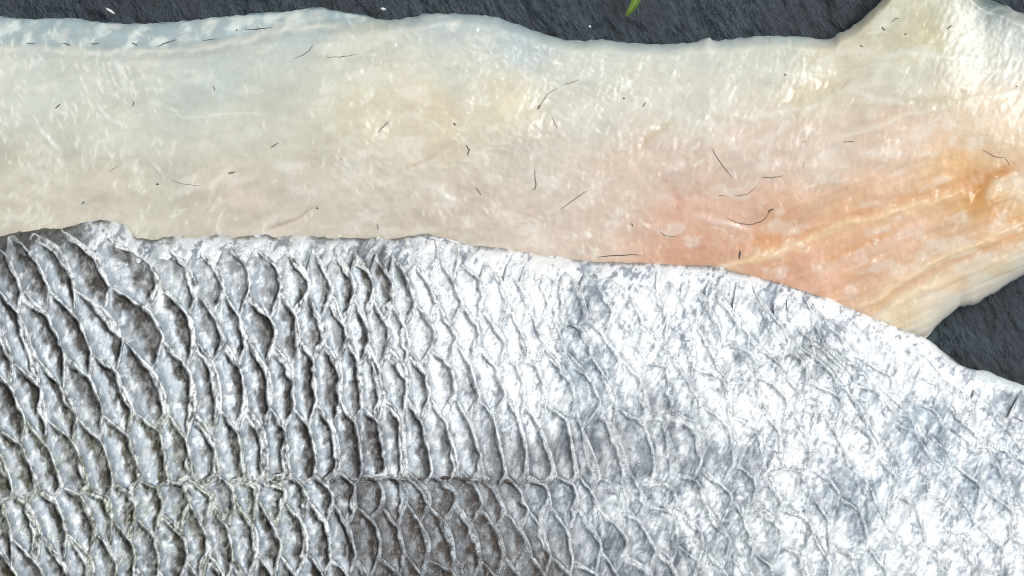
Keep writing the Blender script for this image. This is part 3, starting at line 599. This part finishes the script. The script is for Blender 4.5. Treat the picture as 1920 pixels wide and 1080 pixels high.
        # colour of this scale
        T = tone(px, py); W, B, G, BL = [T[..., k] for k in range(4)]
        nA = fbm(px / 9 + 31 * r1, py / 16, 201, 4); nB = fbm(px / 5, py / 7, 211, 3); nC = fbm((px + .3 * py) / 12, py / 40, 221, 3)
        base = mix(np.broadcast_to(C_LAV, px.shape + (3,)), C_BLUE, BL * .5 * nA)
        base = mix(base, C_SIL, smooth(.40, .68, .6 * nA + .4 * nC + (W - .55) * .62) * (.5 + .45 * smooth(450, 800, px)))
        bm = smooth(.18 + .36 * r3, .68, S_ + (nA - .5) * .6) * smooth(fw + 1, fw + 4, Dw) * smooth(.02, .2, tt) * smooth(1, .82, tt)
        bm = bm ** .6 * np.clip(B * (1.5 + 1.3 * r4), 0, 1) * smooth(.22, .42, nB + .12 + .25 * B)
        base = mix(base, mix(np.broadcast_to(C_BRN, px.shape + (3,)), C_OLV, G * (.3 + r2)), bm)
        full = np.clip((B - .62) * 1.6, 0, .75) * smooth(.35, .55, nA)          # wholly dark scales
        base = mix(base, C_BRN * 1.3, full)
        cr = np.exp(-((Dw - fw - 3.0) / 2.3) ** 2) * smooth(.05, .3, tt) * smooth(1, .8, tt) * np.clip(.45 + 1.1 * B, 0, 1) * (1 - .7 * cR)  # crease shade painted beside the flap, together with dark pigment
        base = mix(base, C_DK * .7, cr * (.7 + .9 * nB))
        rimc = mix(np.broadcast_to(C_WHT, px.shape + (3,)), C_GRN, G * 1.2 * smooth(.4, .6, nC))
        rm = smooth(fw + 2.5, fw - .5, Dw) * (.7 + .6 * nB)
        # the flap is bright only along its two lips, between them it is streaked and pitted
        lips = np.maximum(np.exp(-((Dw - .5) / 2.6) ** 2), np.exp(-((Dw - fw) / 2.4) ** 2))
        pit = smooth(.40, .60, .5 * nB + .5 * fbm((px - .5 * py) / 6, py / 14, 251, 3))
        inner = mix(np.broadcast_to(C_DK * 1.6, px.shape + (3,)), rimc, np.clip(pit * (.45 + .6 * W) + lips * (.25 + .75 * pit) + .9 * cR, 0, 1))
        base = mix(base, inner, rm * (1.0 - 2.2 * np.clip(B - .55, 0, .36)) * (1 - .6 * flat))
        # frosted, flaky patches of bright guanine over the floor
        fk = smooth(.55, .68, fbm(px / 10, py / 12, 231, 4) + .10 * G + .06 * (W - .3)) * (.38 + .4 * G)
        base = mix(base, rimc, fk * 1.0 * (1 - .6 * bm))
        base = mix(base, mottle(px, py, W, B, G, BL)[0], np.maximum(.9 * smooth(620, 1080, px + (nA - .5) * 200), .62 * smooth(.6, .85, B)) * (1 - .45 * rm))
        sw = smooth(.75, .35, S_ + (nA - .5) * .9) * smooth(0, .3, tt) * smooth(1, .7, tt)  # painted lit swell on one side of the scale, grey on the other
        base = mix(base, mix(C_PALE * .8 + 0 * base, C_BLUE, BL * .5), cR * (1 - sw) * np.clip(1 - 1.3 * B, 0, 1) * (1 - W * .55) * smooth(.38, .6, nA + .15 * (r4 - .5)) * .8)
        base = mix(base, C_WHT, cR * sw * W * smooth(.35, .6, nC) * .7)
        ll = np.exp(-((py - row_y(5, px) - 3) / (4 + 10 * vnoise(px / 30, px * 0, 261) * smooth(560, 640, px))) ** 2) * smooth(1080, 940, px) * smooth(430, 640, px)
        base = mix(base, C_DK, ll * .75 * smooth(.3, .55, nB + .15))
        # ragged olive patches between the clean floors, strewn with bright flakes
        fg = smooth(.46, .58, fbm(px / 24, py / 32, 271, 4) + .14 * (G - .4)) * smooth(.22, .5, G) * np.maximum(smooth(19, 7, Dw), smooth(.16, .05, np.minimum(tt, 1 - tt)))
        base = mix(base, C_OLV * .5, fg * .62)
        base = mix(base, lin((212, 218, 202)), fg * smooth(.47, .60, fbm((px + .4 * py) / 4, py / 10, 273, 3)) * .85)
        base = mix(base, lin((78, 64, 53)) + 0 * base, flat * .42 * smooth(.40, .6, nA) + 0 * W)
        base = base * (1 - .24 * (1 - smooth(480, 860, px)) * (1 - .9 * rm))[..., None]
        base = mix(base, C_WHT, smooth(.57, .64, fbm(px / 7, py / 11, 281, 4) + .07 * (W - .5)) * .6 * (1 - .85 * bm) * (1 - flat) * (1 - cR))  # crisp white glints and flakes painted over the scale floors
        gl = np.clip(.24 + .2 * smooth(450, 800, px) + .6 * fg + .55 * bm + .75 * rm * (.5 + .6 * nA + G) + fk * .8 + .5 * full + .25 * nC - .45 * bm, 0, 1)
        x, y, _ = to_world(px, py, z)
        co = np.stack([x, y, z], -1).reshape(-1, 3)
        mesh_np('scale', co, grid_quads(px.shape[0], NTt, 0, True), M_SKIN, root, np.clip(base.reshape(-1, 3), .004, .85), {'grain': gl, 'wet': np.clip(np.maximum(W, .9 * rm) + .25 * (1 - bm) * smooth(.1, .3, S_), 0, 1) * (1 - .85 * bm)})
        count += 1
    print('scales', count)
    # ---- lateral line: a narrow dark groove bead along the flank
    lx_ = np.arange(540, 1040, 5.0); ly_ = row_y(5, lx_) + (fbm(lx_ / 40, lx_ * 0, 241, 2) - .5) * 8
    zz = skin_height(lx_, ly_) + .00004 + (fbm(lx_ / 14, lx_ * 0, 243, 2) - .5) * .0004
    x, y, _ = to_world(lx_, ly_, zz)
    rad = S * 2.6 * (.15 + 1.3 * smooth(.3, .6, fbm(lx_ / 22, lx_ * 0 + 3, 245, 3)))
    co, q, tr = tube(np.stack([x, y, zz], 1), rad)
    lc = np.where((vnoise(np.arange(len(lx_)).repeat(6) / 5.0, np.zeros(len(lx_) * 6), 9) > .55)[:, None], lin((150, 150, 150))[None], lin((70, 62, 58))[None])
    o = mesh_np('lateral_line', co, q, M_SKIN, root, lc, {'grain': np.full(len(co), .8), 'wet': np.full(len(co), .3)}, tris=tr)
    return root
build_silver()

# ------------------------------------------------------------------ small things on the slate
def build_leaf():
    root = thing('herb_leaf', 'narrow pointed green herb leaf lying on the dark slate', 'leaf', (0, 0, 0))
    A = catmull([(1174, 31), (1181, 20), (1190, 6), (1199, -14), (1206, -45), (1208, -85)], 6); n = len(A)
    t = np.linspace(0, 1, n); wdt = 7.6 * np.sin(math.pi * np.clip(t * .93 + .03, 0, 1)) ** .7
    tan = np.gradient(A, axis=0); tan /= np.linalg.norm(tan, axis=1)[:, None]; nor = np.stack([-tan[:, 1], tan[:, 0]], 1)
    zc = .0012 + .0016 * np.sin(math.pi * t * .9)
    cols = np.linspace(-1, 1, 9); co = []
    for sgn in (1, -1):
        for i in range(n):
            for k in cols:
                p = A[i] + nor[i] * wdt[i] * k; z = zc[i] + .00045 * abs(k) + sgn * .00009
                co.append(to_world(p[0], p[1], z))
    q = np.concatenate([grid_quads(n, 9, 0, True), grid_quads(n, 9, n * 9), np.array(border_walls(n, 9, n * 9))])
    mesh_np('blade', co, q, M_LEAF, root)
    zr = zc + .00014; x, y, _ = to_world(A[:, 0], A[:, 1], zr)
    c2, q2, t2 = tube(np.stack([x, y, zr], 1), S * 1.3 * (1 - .6 * (1 - t)))
    mesh_np('midrib', c2, q2, M_RIB, root, tris=t2)
build_leaf()
def flake(px, py, lx_, ly_, rot, label, seed):
    rng = np.random.RandomState(seed); n = 9; co = []
    for lvl, sca, z in ((0, 1.0, -.0004), (1, .95, .00012), (2, .55, .00026)):
        for k in range(n):
            a = 2 * math.pi * k / n; r = sca * (.7 + .5 * rng.rand())
            u, v = lx_ * r * math.cos(a), ly_ * r * math.sin(a)
            X, Y, _ = to_world(px + u * math.cos(rot) - v * math.sin(rot), py + u * math.sin(rot) + v * math.cos(rot), 0.0)
            co.append((X, Y, z + .0000 + rng.rand() * .00008))
    q = [(l * n + k, l * n + k + n, l * n + (k + 1) % n + n, l * n + (k + 1) % n) for l in (0, 1) for k in range(n)]
    tr = [(2 * n, 2 * n + k + 1, 2 * n + k) for k in range(1, n - 1)] + [(0, k, k + 1) for k in range(1, n - 1)]
    o = mesh_np('white_flake', co, q, M_FLAKE, None, tris=tr); o['label'] = label; o['category'] = 'flake'; o['group'] = 'white flakes on the slate'
flake(206, 20, 13, 2.6, .6, 'thin slanting white flake on slate above the blue grey skin edge', 1)
flake(718, 17, 6, 3.2, .2, 'small rounded white flake on slate above a dip in the pale fillet', 2)
flake(1106, 50, 2.8, 2.6, 0, 'tiny white speck on slate beside the green leaf', 3)
